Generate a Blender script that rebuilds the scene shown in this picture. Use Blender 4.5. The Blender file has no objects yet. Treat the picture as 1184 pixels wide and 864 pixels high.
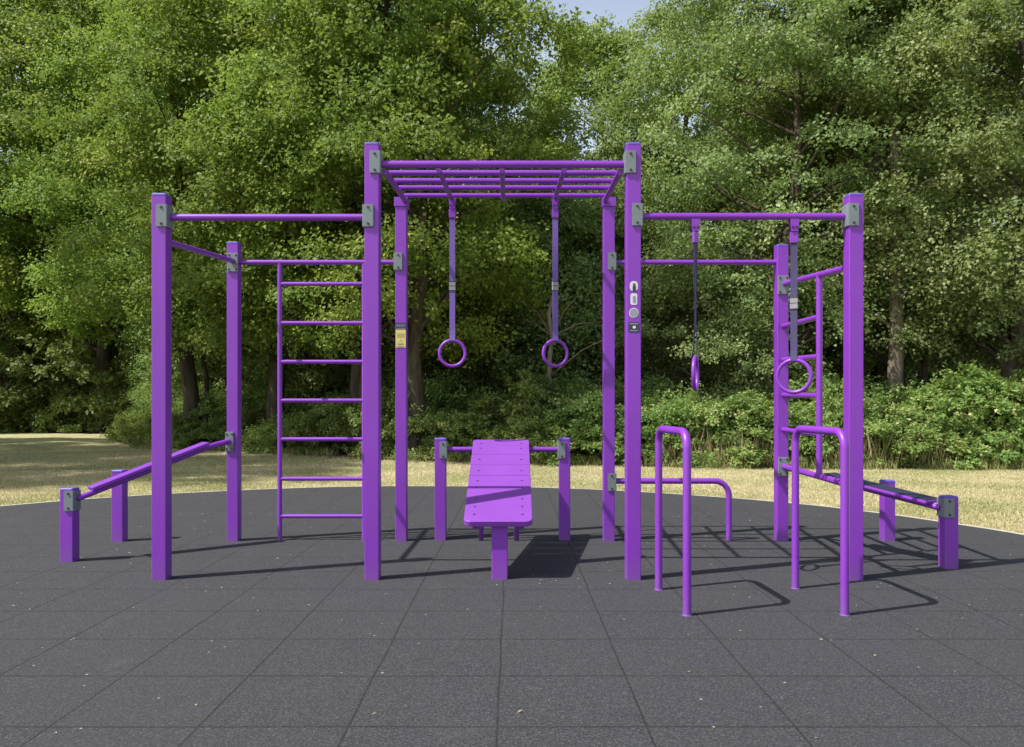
import bpy, bmesh, math, random
import numpy as np
from mathutils import Vector, Matrix

S = bpy.context.scene
COL = S.collection
# ------------------------------------------------------------------ camera, sky, sun, exposure
F, CX, HY, CH = 909.0, 592.0, 472.0, 1.068          # focal in photo pixels, centre, horizon row, eye height
cd = bpy.data.cameras.new('camera'); cam = bpy.data.objects.new('camera', cd); COL.objects.link(cam)
cd.sensor_width = 36; cd.lens = F / 1184 * 36; cd.shift_y = (HY - 432) / 1184
cd.clip_start = 0.05; cd.clip_end = 2000
cam.location = (0, 0, CH); cam.rotation_euler = (math.radians(90), 0, 0)
S.camera = cam

LX, LY, LZ = 0.66, 0.27, -1.0
to_sun = Vector((-LX, -LY, -LZ)).normalized()
elev = math.asin(to_sun.z); azi = math.atan2(to_sun.x, to_sun.y)
w = bpy.data.worlds.new('World'); S.world = w; w.use_nodes = True
nt = w.node_tree; nt.nodes.clear()
sky = nt.nodes.new('ShaderNodeTexSky'); sky.sky_type = 'NISHITA'; sky.sun_disc = False
sky.sun_elevation = elev; sky.sun_rotation = azi; sky.air_density = 1.0; sky.dust_density = 2.5; sky.ozone_density = 1.0
bg = nt.nodes.new('ShaderNodeBackground'); bg.inputs[1].default_value = 0.084
wo = nt.nodes.new('ShaderNodeOutputWorld')
hz = nt.nodes.new('ShaderNodeHueSaturation'); hz.inputs['Saturation'].default_value = 0.62; hz.inputs['Value'].default_value = 2.3
tcw = nt.nodes.new('ShaderNodeTexCoord'); spw = nt.nodes.new('ShaderNodeSeparateXYZ'); mrw = nt.nodes.new('ShaderNodeMapRange')
mrw.inputs[1].default_value = 0.42; mrw.inputs[2].default_value = 0.75; mrw.inputs[3].default_value = 1.0; mrw.inputs[4].default_value = 0.0   # milky summer haze low in the sky
nt.links.new(tcw.outputs['Generated'], spw.inputs[0]); nt.links.new(spw.outputs[2], mrw.inputs[0])
nt.links.new(mrw.outputs[0], hz.inputs['Fac']); nt.links.new(sky.outputs[0], hz.inputs['Color'])
nt.links.new(hz.outputs[0], bg.inputs[0]); nt.links.new(bg.outputs[0], wo.inputs[0])
sd = bpy.data.lights.new('sun', 'SUN'); sd.energy = 5.0; sd.angle = math.radians(0.53); sd.color = (1.0, 0.965, 0.91)
sun = bpy.data.objects.new('sun', sd); COL.objects.link(sun); sun.location = (-20, -8, 30)
sun.rotation_euler = to_sun.to_track_quat('Z', 'Y').to_euler()
S.view_settings.view_transform = 'Standard'; S.view_settings.look = 'None'
S.view_settings.exposure = 0.42; S.view_settings.gamma = 1.0; S.view_settings.use_curve_mapping = False
S.render.engine = 'CYCLES'
S.cycles.max_bounces = 6; S.cycles.diffuse_bounces = 3; S.cycles.glossy_bounces = 2
S.cycles.transmission_bounces = 3; S.cycles.transparent_max_bounces = 4

def W(px, py, d):                                  # a surveyed point: photo column and row at distance d
    return Vector(((px - CX) / F * d, d, CH + (HY - py) / F * d))
def WX(px, d): return (px - CX) / F * d
def WZ(py, d): return CH + (HY - py) / F * d

# ------------------------------------------------------------------ materials
def newmat(name):
    m = bpy.data.materials.new(name); m.use_nodes = True
    n = m.node_tree.nodes; l = m.node_tree.links
    return m, n, l, n['Principled BSDF']
def node(n, t, **kw):
    x = n.new(t)
    for k, v in kw.items(): setattr(x, k, v)
    return x
def ramp(n, pts):
    r = n.new('ShaderNodeValToRGB'); e = r.color_ramp.elements
    while len(e) < len(pts): e.new(0.5)
    for i, (p, c) in enumerate(pts):
        e[i].position = p; e[i].color = (*c, 1) if len(c) == 3 else c
    return r
def tex(n, l, kind, scale, detail=3, rough=0.55, coord='Object', vec=None):
    if vec is None:
        tc = n.new('ShaderNodeTexCoord'); vec = tc.outputs[coord]
    t = n.new('ShaderNodeTex' + kind); t.inputs['Scale'].default_value = scale
    if kind == 'Noise':
        t.inputs['Detail'].default_value = detail; t.inputs['Roughness'].default_value = rough
    l.new(vec, t.inputs['Vector']); return t
def geo_pos(n): return n.new('ShaderNodeNewGeometry').outputs['Position']
def mixc(n, l, fac, a, b, mode='MIX'):
    m = n.new('ShaderNodeMix'); m.data_type = 'RGBA'; m.blend_type = mode
    for sock, v in ((m.inputs[0], fac), (m.inputs[6], a), (m.inputs[7], b)):
        if hasattr(v, 'links'): l.new(v, sock)
        elif isinstance(v, (int, float)): sock.default_value = v
        else: sock.default_value = (*v, 1)
    return m.outputs[2]
def math_(n, l, op, a, b=None, c=None, clamp=False):
    m = n.new('ShaderNodeMath'); m.operation = op; m.use_clamp = clamp
    for i, v in enumerate((a, b, c)):
        if v is None: continue
        if hasattr(v, 'links'): l.new(v, m.inputs[i])
        else: m.inputs[i].default_value = v
    return m.outputs[0]

def paint(name, col, rough=0.38, wear=0.12, spec=0.5, grime=True):
    m, n, l, b = newmat(name)
    pos = geo_pos(n)
    t1 = tex(n, l, 'Noise', 3.2, 4, 0.6, vec=pos)
    t2 = tex(n, l, 'Noise', 55, 3, 0.6, vec=pos)
    t3 = tex(n, l, 'Noise', 420, 2, 0.5, vec=pos)
    dark = tuple(c * (1 - wear) for c in col); lite = tuple(min(1, c * (1 + wear)) for c in col)
    c = mixc(n, l, t1.outputs[0], dark, lite)
    r2 = ramp(n, [(0.66, (0, 0, 0)), (0.8, (1, 1, 1))]); l.new(t2.outputs[0], r2.inputs[0])
    fac = math_(n, l, 'MULTIPLY', r2.outputs[0], 0.25)
    c = mixc(n, l, fac, c, tuple(0.6 * x + 0.10 for x in col))
    if grime:                                       # dust splashed up from the rubber near the foot
        sep = n.new('ShaderNodeSeparateXYZ'); l.new(pos, sep.inputs[0])
        mr = n.new('ShaderNodeMapRange'); l.new(sep.outputs[2], mr.inputs[0])
        mr.inputs[1].default_value = 0.0; mr.inputs[2].default_value = 0.16; mr.inputs[3].default_value = 0.55; mr.inputs[4].default_value = 0.0
        g = math_(n, l, 'MULTIPLY', mr.outputs[0], t2.outputs[0], clamp=True)
        c = mixc(n, l, g, c, (0.16, 0.13, 0.14))
    l.new(c, b.inputs['Base Color'])
    rr = math_(n, l, 'MULTIPLY_ADD', t1.outputs[0], 0.18, rough - 0.09)
    l.new(rr, b.inputs['Roughness'])
    b.inputs['Specular IOR Level'].default_value = spec
    bp = n.new('ShaderNodeBump'); bp.inputs['Strength'].default_value = 0.05; bp.inputs['Distance'].default_value = 0.001
    l.new(t3.outputs[0], bp.inputs['Height']); l.new(bp.outputs[0], b.inputs['Normal'])
    return m

PURPLE = paint('purple_powder_coat', (0.208, 0.036, 0.41))
BOARD = paint('purple_board_hdpe', (0.215, 0.056, 0.385), rough=0.5, spec=0.35, grime=False)
CAP = paint('blue_violet_cap', (0.12, 0.085, 0.44), rough=0.5, grime=False)
GALV = paint('grey_cast_clamp', (0.16, 0.19, 0.20), rough=0.45, wear=0.25, grime=False)
BOLTM = paint('bolt_steel', (0.035, 0.03, 0.03), rough=0.35, wear=0.4, grime=False); 
WEB = paint('lavender_webbing', (0.175, 0.115, 0.36), wear=0.35, rough=0.85, spec=0.1, grime=False)
WEBG = paint('grey_blue_webbing', (0.075, 0.065, 0.14), rough=0.85, spec=0.1, grime=False)
TAG = paint('white_tag', (0.26, 0.25, 0.28), rough=0.6, wear=0.5, grime=False)
BLACK = paint('black_plastic', (0.025, 0.025, 0.03), rough=0.5, grime=False)
WHITE = paint('white_vinyl', (0.62, 0.6, 0.64), rough=0.5, wear=0.3, grime=False)
YELLOW = paint('yellow_vinyl', (0.62, 0.53, 0.13), rough=0.5, wear=0.25, grime=False)
NAVY = paint('navy_vinyl', (0.03, 0.035, 0.07), rough=0.4, grime=False)
GREYV = paint('grey_vinyl', (0.26, 0.24, 0.30), rough=0.5, wear=0.4, grime=False)

# rubber tiles
def rubber():
    m, n, l, b = newmat('rubber_safety_tiles')
    pos = geo_pos(n)
    sep = n.new('ShaderNodeSeparateXYZ'); l.new(pos, sep.inputs[0])
    wob = tex(n, l, 'Noise', 1.3, 2, 0.5, vec=pos)
    wx = math_(n, l, 'MULTIPLY_ADD', wob.outputs[0], 0.018, -0.009)
    wf = tex(n, l, 'Noise', 60, 2, 0.5, vec=pos)
    wx = math_(n, l, 'MULTIPLY_ADD', wf.outputs[0], 0.006, wx)
    def line(sock, off, width, lo):
        v = math_(n, l, 'ADD', sock, wx)
        v = math_(n, l, 'ADD', v, off)
        v = math_(n, l, 'PINGPONG', v, 0.25)
        r = n.new('ShaderNodeMapRange'); l.new(v, r.inputs[0])
        r.inputs[1].default_value = 0.0; r.inputs[2].default_value = width; r.inputs[3].default_value = lo; r.inputs[4].default_value = 0
        return r.outputs[0]
    # tile edges every half metre (pingpong 0.25 -> 0.5 m period)
    lx = line(sep.outputs[0], 0.045 + 10.0, 0.007, 1.0)
    ly = line(sep.outputs[1], 10.0 - 0.138, 0.009, 1.0)
    seam = math_(n, l, 'MAXIMUM', lx, ly)
    brk = tex(n, l, 'Noise', 2.1, 2, 0.5, vec=pos)
    seam = math_(n, l, 'MULTIPLY', seam, math_(n, l, 'MULTIPLY_ADD', brk.outputs[0], 1.0, 0.45, clamp=True))
    # tone differs a little from tile to tile
    sx = math_(n, l, 'FLOOR', math_(n, l, 'MULTIPLY', math_(n, l, 'ADD', sep.outputs[0], 10.045), 2.0))
    sy = math_(n, l, 'FLOOR', math_(n, l, 'MULTIPLY', math_(n, l, 'ADD', sep.outputs[1], 9.862), 2.0))
    cmb = n.new('ShaderNodeCombineXYZ'); l.new(sx, cmb.inputs[0]); l.new(sy, cmb.inputs[1])
    wn = n.new('ShaderNodeTexWhiteNoise'); l.new(cmb.outputs[0], wn.inputs['Vector'])
    g1 = tex(n, l, 'Noise', 125, 3, 0.8, vec=pos)      # granules
    g2 = tex(n, l, 'Voronoi', 175, vec=pos)
    big = tex(n, l, 'Noise', 0.9, 5, 0.62, vec=pos)
    r1 = ramp(n, [(0.35, (0.004, 0.004, 0.005)), (0.5, (0.028, 0.028, 0.033)), (0.64, (0.110, 0.111, 0.126))])
    l.new(g1.outputs[0], r1.inputs[0])
    gs = n.new('ShaderNodeSeparateColor'); l.new(g2.outputs['Color'], gs.inputs[0])
    rg = ramp(n, [(0.0, (0.016, 0.016, 0.018)), (0.5, (0.034, 0.0345, 0.038)), (0.85, (0.068, 0.069, 0.075)), (1.0, (0.125, 0.127, 0.135))])
    l.new(gs.outputs[0], rg.inputs[0])
    c = mixc(n, l, 0.55, r1.outputs[0], rg.outputs[0])
    c = mixc(n, l, math_(n, l, 'MULTIPLY', wn.outputs[0], 0.2), c, (0.05, 0.05, 0.054))
    bd = ramp(n, [(0.32, (0, 0, 0)), (0.75, (1, 1, 1))]); l.new(big.outputs[0], bd.inputs[0])
    c = mixc(n, l, math_(n, l, 'MULTIPLY', bd.outputs[0], 0.34), c, (0.050, 0.050, 0.054))
    # scattered grit and pale flecks
    vv = tex(n, l, 'Voronoi', 11.0, vec=pos)
    dd = math_(n, l, 'MULTIPLY_ADD', tex(n, l, 'Noise', 45, 2, 0.5, vec=pos).outputs[0], 0.06, vv.outputs['Distance'])
    sel = math_(n, l, 'GREATER_THAN', vv.outputs['Color'], 0.6)
    fl = math_(n, l, 'MULTIPLY', math_(n, l, 'LESS_THAN', dd, 0.09), sel)
    c = mixc(n, l, math_(n, l, 'MULTIPLY', fl, 0.75), c, (0.36, 0.35, 0.33))
    # dusty scuffs
    du = tex(n, l, 'Noise', 2.6, 6, 0.7, vec=pos)
    dr = ramp(n, [(0.60, (0, 0, 0)), (0.78, (1, 1, 1))]); l.new(du.outputs[0], dr.inputs[0])
    c = mixc(n, l, math_(n, l, 'MULTIPLY', dr.outputs[0], 0.22), c, (0.13, 0.12, 0.11))
    c = mixc(n, l, math_(n, l, 'MULTIPLY', seam, 0.85), c, (0.012, 0.012, 0.013))
    l.new(c, b.inputs['Base Color']); b.inputs['Roughness'].default_value = 0.85
    b.inputs['Specular IOR Level'].default_value = 0.3
    h = math_(n, l, 'SUBTRACT', math_(n, l, 'MULTIPLY', g1.outputs[0], 0.9), math_(n, l, 'MULTIPLY', seam, 1.5))
    bp = n.new('ShaderNodeBump'); bp.inputs['Strength'].default_value = 0.35; bp.inputs['Distance'].default_value = 0.004
    l.new(h, bp.inputs['Height']); l.new(bp.outputs[0], b.inputs['Normal'])
    return m
RUBBER = rubber()

def lawn_mat():
    m, n, l, b = newmat('dry_lawn')
    pos = geo_pos(n)
    a = tex(n, l, 'Noise', 0.55, 4, 0.6, vec=pos); c2 = tex(n, l, 'Noise', 6, 5, 0.7, vec=pos); f = tex(n, l, 'Noise', 60, 3, 0.7, vec=pos)
    r = ramp(n, [(0.3, (0.32, 0.29, 0.15)), (0.5, (0.47, 0.42, 0.25)), (0.7, (0.60, 0.53, 0.37))]); l.new(c2.outputs[0], r.inputs[0])
    g = ramp(n, [(0.42, (0, 0, 0)), (0.62, (1, 1, 1))]); l.new(a.outputs[0], g.inputs[0])
    c = mixc(n, l, math_(n, l, 'MULTIPLY', g.outputs[0], 0.75), r.outputs[0], (0.25, 0.29, 0.10))
    fr = ramp(n, [(0.3, (0.55, 0.55, 0.55)), (0.7, (1.25, 1.25, 1.25))]); l.new(f.outputs[0], fr.inputs[0])
    c = mixc(n, l, 1.0, c, fr.outputs[0], 'MULTIPLY')
    l.new(c, b.inputs['Base Color']); b.inputs['Roughness'].default_value = 0.95; b.inputs['Specular IOR Level'].default_value = 0.1
    bp = n.new('ShaderNodeBump'); bp.inputs['Distance'].default_value = 0.03; l.new(c2.outputs[0], bp.inputs['Height']); l.new(bp.outputs[0], b.inputs['Normal'])
    return m
LAWN = lawn_mat()
def simple_noise_mat(name, c1, c2, scale, rough=0.9, bump=0.02, stretch=None):
    m, n, l, b = newmat(name)
    vec = geo_pos(n)
    if stretch:
        mp = n.new('ShaderNodeMapping'); mp.inputs['Scale'].default_value = stretch
        l.new(n.new('ShaderNodeTexCoord').outputs['Object'], mp.inputs[0]); vec = mp.outputs[0]
    a = tex(n, l, 'Noise', scale, 6, 0.7, vec=vec)
    r = ramp(n, [(0.32, c1), (0.68, c2)]); l.new(a.outputs[0], r.inputs[0])
    l.new(r.outputs[0], b.inputs['Base Color']); b.inputs['Roughness'].default_value = rough
    b.inputs['Specular IOR Level'].default_value = 0.15
    bp = n.new('ShaderNodeBump'); bp.inputs['Distance'].default_value = bump; bp.inputs['Strength'].default_value = 0.8
    l.new(a.outputs[0], bp.inputs['Height']); l.new(bp.outputs[0], b.inputs['Normal'])
    return m
LITTER = simple_noise_mat('leaf_litter', (0.03, 0.024, 0.014), (0.11, 0.085, 0.05), 5)
SAND = simple_noise_mat('sandy_edge', (0.42, 0.38, 0.30), (0.62, 0.57, 0.48), 14)
BARK = simple_noise_mat('bark', (0.035, 0.028, 0.021), (0.125, 0.10, 0.075), 9, bump=0.03, stretch=(1, 1, 0.18))
BARKP = simple_noise_mat('pale_bark', (0.07, 0.056, 0.042), (0.24, 0.20, 0.15), 9, bump=0.03, stretch=(1, 1, 0.18))

def leaf_mat(name, stops, rough=0.55, spec=0.22, trans=0.38, tcol=(0.34, 0.46, 0.06)):
    m, n, l, b = newmat(name)
    at = n.new('ShaderNodeAttribute'); at.attribute_name = 'tint'
    sp = n.new('ShaderNodeSeparateColor'); l.new(at.outputs['Color'], sp.inputs[0])
    r = ramp(n, stops); l.new(sp.outputs[0], r.inputs[0])
    oi = n.new('ShaderNodeObjectInfo')
    hs = n.new('ShaderNodeHueSaturation')
    l.new(math_(n, l, 'MULTIPLY_ADD', oi.outputs['Random'], 0.035, 0.482), hs.inputs['Hue'])
    l.new(math_(n, l, 'MULTIPLY_ADD', oi.outputs['Random'], 0.35, 0.85), hs.inputs['Value'])
    l.new(r.outputs[0], hs.inputs['Color'])
    l.new(hs.outputs[0], b.inputs['Base Color'])
    b.inputs['Roughness'].default_value = rough; b.inputs['Specular IOR Level'].default_value = spec
    t = n.new('ShaderNodeBsdfTranslucent')
    tc = mixc(n, l, 0.6, hs.outputs[0], tcol); l.new(tc, t.inputs[0])
    mx = n.new('ShaderNodeMixShader'); mx.inputs[0].default_value = trans
    l.new(b.outputs[0], mx.inputs[1]); l.new(t.outputs[0], mx.inputs[2])
    l.new(mx.outputs[0], n['Material Output'].inputs['Surface'])
    return m
LEAF_A = leaf_mat('leaves_yellow_green', [(0.0, (0.094, 0.156, 0.031)), (0.55, (0.198, 0.292, 0.052)), (0.93, (0.315, 0.390, 0.075)), (1.0, (0.400, 0.400, 0.086))])
LEAF_B = leaf_mat('leaves_grey_green', [(0.0, (0.119, 0.176, 0.062)), (0.55, (0.224, 0.305, 0.106)), (0.93, (0.379, 0.427, 0.181)), (1.0, (0.400, 0.400, 0.293))], rough=0.52, spec=0.3)
LEAF_C = leaf_mat('leaves_pale_olive', [(0.0, (0.115, 0.157, 0.037)), (0.6, (0.203, 0.257, 0.058)), (1.0, (0.346, 0.372, 0.116))])
LEAF_S = leaf_mat('shrub_leaves', [(0.0, (0.104, 0.166, 0.046)), (0.55, (0.208, 0.293, 0.079)), (0.9, (0.334, 0.401, 0.131)), (1.0, (0.500, 0.430, 0.236))], rough=0.45)
STRAW = leaf_mat('straw', [(0.0, (0.20, 0.25, 0.07)), (0.4, (0.46, 0.41, 0.21)), (1.0, (0.74, 0.61, 0.43))], rough=0.7, spec=0.15, trans=0.35, tcol=(0.6, 0.5, 0.3))

# ------------------------------------------------------------------ object helpers
def obj(name, bm, mat, parent=None, smooth=False):
    me = bpy.data.meshes.new(name)
    bmesh.ops.recalc_face_normals(bm, faces=bm.faces[:])
    bm.to_mesh(me); bm.free()
    if smooth:
        for p in me.polygons: p.use_smooth = True
    me.materials.append(mat)
    o = bpy.data.objects.new(name, me); COL.objects.link(o)
    if parent is not None:
        o.parent = parent
    return o
def place(o, root):                                # meshes are modelled in world metres: carry them over to the root's frame
    M = Matrix.Translation(-root_world(root)); o.data.transform(M)
def root_world(r):
    v = Vector(r.location)
    return v
def part(name, bm, mat, parent, smooth=False):
    """mesh modelled in world coordinates, parented to a thing or to a part"""
    o = obj(name, bm, mat, parent, smooth)
    off = Vector((0, 0, 0)); p = parent
    while p is not None: off += Vector(p.location); p = p.parent
    o.data.transform(Matrix.Translation(-off))
    return o
def thing(name, loc, label, cat, group=None):
    o = bpy.data.objects.new(name, None); COL.objects.link(o); o.location = loc; o.empty_display_size = 0.2
    o['label'] = label; o['category'] = cat
    if group: o['group'] = group
    return o
def tag(o, label=None, cat=None, group=None, kind=None):
    for k, v in (('label', label), ('category', cat), ('group', group), ('kind', kind)):
        if v: o[k] = v
    return o

def bm_prism(bm, pts2, z0, z1, chamfer=0.0):
    """closed polygon (x,y) extruded from z0 to z1, with a small chamfer at the top"""
    rings = [[(x, y, z0) for x, y in pts2]]
    if chamfer:
        cx = sum(p[0] for p in pts2) / len(pts2); cy = sum(p[1] for p in pts2) / len(pts2)
        mx = max(abs(p[0] - cx) for p in pts2)
        k = (mx - chamfer) / mx
        rings.append([(x, y, z1 - chamfer) for x, y in pts2])
        rings.append([(cx + (x - cx) * (1 + k) / 2 * 1.0 + 0, cy + (y - cy) * (1 + k) / 2, z1 - chamfer * 0.3) for x, y in pts2])
        rings.append([(cx + (x - cx) * k, cy + (y - cy) * k, z1) for x, y in pts2])
    else:
        rings.append([(x, y, z1) for x, y in pts2])
    vs = [[bm.verts.new(p) for p in r] for r in rings]
    for a, b in zip(vs[:-1], vs[1:]):
        for i in range(len(a)):
            j = (i + 1) % len(a); bm.faces.new((a[i], a[j], b[j], b[i]))
    bm.faces.new(vs[0][::-1]); bm.faces.new(vs[-1])
def rrect(cx, cy, w, h, r=0.0055, seg=3):
    out = []
    for sx, sy, a0 in ((1, 1, 0), (-1, 1, 90), (-1, -1, 180), (1, -1, 270)):
        for k in range(seg + 1):
            a = math.radians(a0 + 90 * k / seg)
            out.append((cx + sx * (w / 2 - r) + r * math.cos(a), cy + sy * (h / 2 - r) + r * math.sin(a)))
    return out
def bm_box(bm, c, size, M=None, bevel=0.0):
    g = bmesh.ops.create_cube(bm, size=1.0)
    vs = g['verts']
    bmesh.ops.scale(bm, vec=size, verts=vs)
    if bevel:
        es = list({e for v in vs for e in v.link_edges})
        r = bmesh.ops.bevel(bm, geom=es, offset=bevel, segments=2, affect='EDGES', profile=0.6)
        vs = list({v for f in r['faces'] for v in f.verts} | {v for v in vs if v.is_valid})
    if M is not None: bmesh.ops.transform(bm, matrix=M, verts=vs)
    bmesh.ops.translate(bm, vec=c, verts=vs)
def bm_tube(bm, pts, r, seg=14, caps=True, r_end=None):
    pts = [Vector(p) for p in pts]
    n = len(pts); rings = []
    t0 = (pts[1] - pts[0]).normalized()
    up = Vector((0, 0, 1)) if abs(t0.z) < 0.9 else Vector((1, 0, 0))
    u = t0.cross(up).normalized()
    for i, p in enumerate(pts):
        if i == 0: t = t0
        elif i == n - 1: t = (pts[-1] - pts[-2]).normalized()
        else: t = ((pts[i + 1] - p).normalized() + (p - pts[i - 1]).normalized()).normalized()
        u = (u - t * u.dot(t)).normalized(); v = t.cross(u)
        rr = r if r_end is None else r + (r_end - r) * i / (n - 1)
        rings.append([bm.verts.new(p + (u * math.cos(a) + v * math.sin(a)) * rr) for a in (2 * math.pi * k / seg for k in range(seg))])
    for a, b in zip(rings[:-1], rings[1:]):
        for i in range(seg):
            j = (i + 1) % seg; bm.faces.new((a[i], a[j], b[j], b[i]))
    if caps: bm.faces.new(rings[0][::-1]); bm.faces.new(rings[-1])
def fillet(pts, rad, seg=8):
    pts = [Vector(p) for p in pts]; out = [pts[0]]
    for i in range(1, len(pts) - 1):
        p = pts[i]; a = (pts[i - 1] - p).normalized(); b = (pts[i + 1] - p).normalized()
        ang = a.angle(b); d = rad / math.tan(ang / 2)
        bis = (a + b).normalized(); c = p + bis * (rad / math.sin(ang / 2))
        s = (p + a * d - c).normalized(); e = (p + b * d - c).normalized()
        for k in range(seg + 1):
            out.append(c + s.slerp(e, k / seg) * rad)
    out.append(pts[-1]); return out

PW = 0.09
def post(x, yf, h, parent, hidden_cap=False):
    """square tube post; yf is the distance of its front face"""
    yc = yf + PW / 2
    bm = bmesh.new(); bm_prism(bm, rrect(x, yc, PW, PW), 0.0, h - 0.012)
    p = part('post', bm, PURPLE, parent)
    bm = bmesh.new(); bm_prism(bm, rrect(x, yc, PW + 0.003, PW + 0.003, 0.011), h - 0.0117, h + 0.004, 0.006)
    part('cap', bm, CAP, p)
    return p
def bolt(bm, c, axis='Y', r=0.0085, dep=0.006):
    g = bmesh.ops.create_cone(bm, cap_ends=True, segments=6, radius1=r, radius2=r * 0.85, depth=dep)
    M = Matrix.Rotation(math.radians(90), 4, 'X' if axis == 'Y' else 'Y')
    bmesh.ops.transform(bm, matrix=M, verts=g['verts']); bmesh.ops.translate(bm, vec=c, verts=g['verts'])
def clamp(x, yf, z, s, parent, h=0.14, fw=0.058):
    """L-shaped clamp wrapping one front corner of a post; s=+1 right corner, -1 left"""
    t = 0.012; g = 0.0015
    xs = x + s * PW / 2
    P = [(xs - s * fw, yf - g), (xs - s * fw, yf - t), (xs + s * (t - 0.003), yf - t), (xs + s * t, yf - t + 0.003),
         (xs + s * t, yf + 0.085), (xs + s * g, yf + 0.085), (xs + s * g, yf - g)]
    if s < 0: P = P[::-1]
    bm = bmesh.new(); bm_prism(bm, P, z - h / 2, z + h / 2)
    bmesh.ops.bevel(bm, geom=[e for e in bm.edges], offset=0.0025, segments=2, affect='EDGES')
    c = part('clamp', bm, GALV, parent)
    for dz in (-1, 1):
        bm = bmesh.new(); bolt(bm, (xs - s * fw * 0.42, yf - t - 0.003, z + dz * h * 0.36)); part('bolt', bm, BOLTM, c)
    return c
def plate(x, yf, z, parent, wd=0.075, h=0.15):
    bm = bmesh.new(); bm_box(bm, (x, yf - 0.0085, z), (wd, 0.014, h), bevel=0.003)
    c = part('clamp', bm, GALV, parent)
    for dz in (-1, 1):
        for dx in (-1, 1):
            bm = bmesh.new(); bolt(bm, (x + dx * wd * 0.33, yf - 0.018, z + dz * h * 0.38)); part('bolt', bm, BOLTM, c)
    return c
def tube(name, pts, r, parent, mat=None, seg=16):
    bm = bmesh.new(); bm_tube(bm, pts, r, seg)
    return part(name, bm, mat or PURPLE, parent, smooth_caps(bm))
def smooth_caps(bm): return True

def fix_smooth(o, ang=40):
    me = o.data
    for p in me.polygons: p.use_smooth = True
    bm = bmesh.new(); bm.from_mesh(me)
    for e in bm.edges:
        if len(e.link_faces) == 2 and e.calc_face_angle(0) > math.radians(ang): e.smooth = False
    bm.to_mesh(me); bm.free()

# ------------------------------------------------------------------ ground
RC = (-1.1, 5.2); RR = 5.58
bm = bmesh.new()
bm_box(bm, (0, 40, -0.25), (400, 400, 0.4))
g = obj('lawn', bm, LAWN); g.location = (0, 0, 0); tag(g, 'dry straw coloured lawn around the rubber surface', kind='structure')
# top of the lawn slab lies at -0.05: the rubber disc is level with the turf tips
def disc_profile(n=220):
    rnd = random.Random(4); out = []
    ph = [rnd.uniform(0, 6.28) for _ in range(5)]
    for i in range(n):
        a = 2 * math.pi * i / n
        out.append((a, RR + 0.025 * math.sin(3 * a + ph[0]) + 0.015 * math.sin(11 * a + ph[1]) + 0.006 * math.sin(37 * a + ph[2])))
    return out
prof = disc_profile()
bm = bmesh.new()
bm_prism(bm, [(RC[0] + r * math.cos(a), RC[1] + r * math.sin(a)) for a, r in prof], -0.2, 0.0)
tag(obj('rubber_surface', bm, RUBBER), 'round pad of dark grey rubber safety tiles', kind='structure')
bm = bmesh.new()
rnd = random.Random(9)
inn = [bm.verts.new((RC[0] + (r + 0.002) * math.cos(a), RC[1] + (r + 0.002) * math.sin(a), -0.004)) for a, r in prof]
mid = [bm.verts.new((RC[0] + (r + 0.10) * math.cos(a), RC[1] + (r + 0.10) * math.sin(a), -0.006)) for a, r in prof]
out = [bm.verts.new((RC[0] + (r + 0.16 + rnd.uniform(0, 0.16)) * math.cos(a), RC[1] + (r + 0.22) * math.sin(a), -0.07)) for a, r in prof]
for A, B in ((inn, mid), (mid, out)):
    for i in range(len(A)):
        j = (i + 1) % len(A); bm.faces.new((A[i], B[i], B[j], A[j]))
tag(obj('sandy_edging', bm, SAND, smooth=True), 'pale sandy worn strip round the rubber surface', kind='structure')
# woodland floor
edge = [(-60, 44), (-34, 39), (-24, 36.6), (-17, 33.5), (-12.5, 25), (-9.5, 21.8), (-6.5, 20.2), (-4, 18), (-2.0, 16.9), (1.0, 15.7), (4.8, 14.7), (9.3, 14.6), (16, 14), (60, 10)]
bm = bmesh.new()
lo = []; hi = []
fine = []
for (x0, y0), (x1, y1) in zip(edge[:-1], edge[1:]):
    n_ = max(1, int(abs(x1 - x0) / 0.4))
    for k in range(n_):
        t = k / n_; fine.append((x0 + (x1 - x0) * t, y0 + (y1 - y0) * t + rnd.uniform(-0.12, 0.12)))
for x, y in fine:
    lo.append(bm.verts.new((x, y, -0.046))); hi.append(bm.verts.new((x, 150, -0.046)))
for i in range(len(lo) - 1): bm.faces.new((lo[i], lo[i + 1], hi[i + 1], hi[i]))
tag(obj('woodland_floor', bm, LITTER), 'brown leaf litter under the trees', kind='structure')

def edge_y(x):
    for (x0, y0), (x1, y1) in zip(edge[:-1], edge[1:]):
        if x0 <= x <= x1: return y0 + (y1 - y0) * (x - x0) / (x1 - x0)
    return 15

# ------------------------------------------------------------------ foliage helpers (numpy)
def leaf_geometry(P, Nrm, D, L, Wd, fold=0.25):
    """kite leaves: P base points, D direction along the midrib, Nrm normal, L length, Wd half width"""
    D = D / np.linalg.norm(D, axis=1, keepdims=True)
    Nrm = Nrm - D * np.sum(Nrm * D, axis=1, keepdims=True)
    Nrm /= np.linalg.norm(Nrm, axis=1, keepdims=True) + 1e-9
    Sd = np.cross(D, Nrm)
    L = L[:, None]; Wd = Wd[:, None]
    base = P; tip = P + D * L - Nrm * L * 0.12
    mid = P + D * L * 0.42
    a = mid + Sd * Wd + Nrm * Wd * fold; b = mid - Sd * Wd + Nrm * Wd * fold
    V = np.stack([base, a, tip, b], axis=1).reshape(-1, 3)
    n = len(P); o = np.arange(n)[:, None] * 4
    Fc = np.concatenate([o + np.array([[0, 1, 2]]), o + np.array([[0, 2, 3]])], axis=1).reshape(-1, 3)
    return V, Fc
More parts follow.
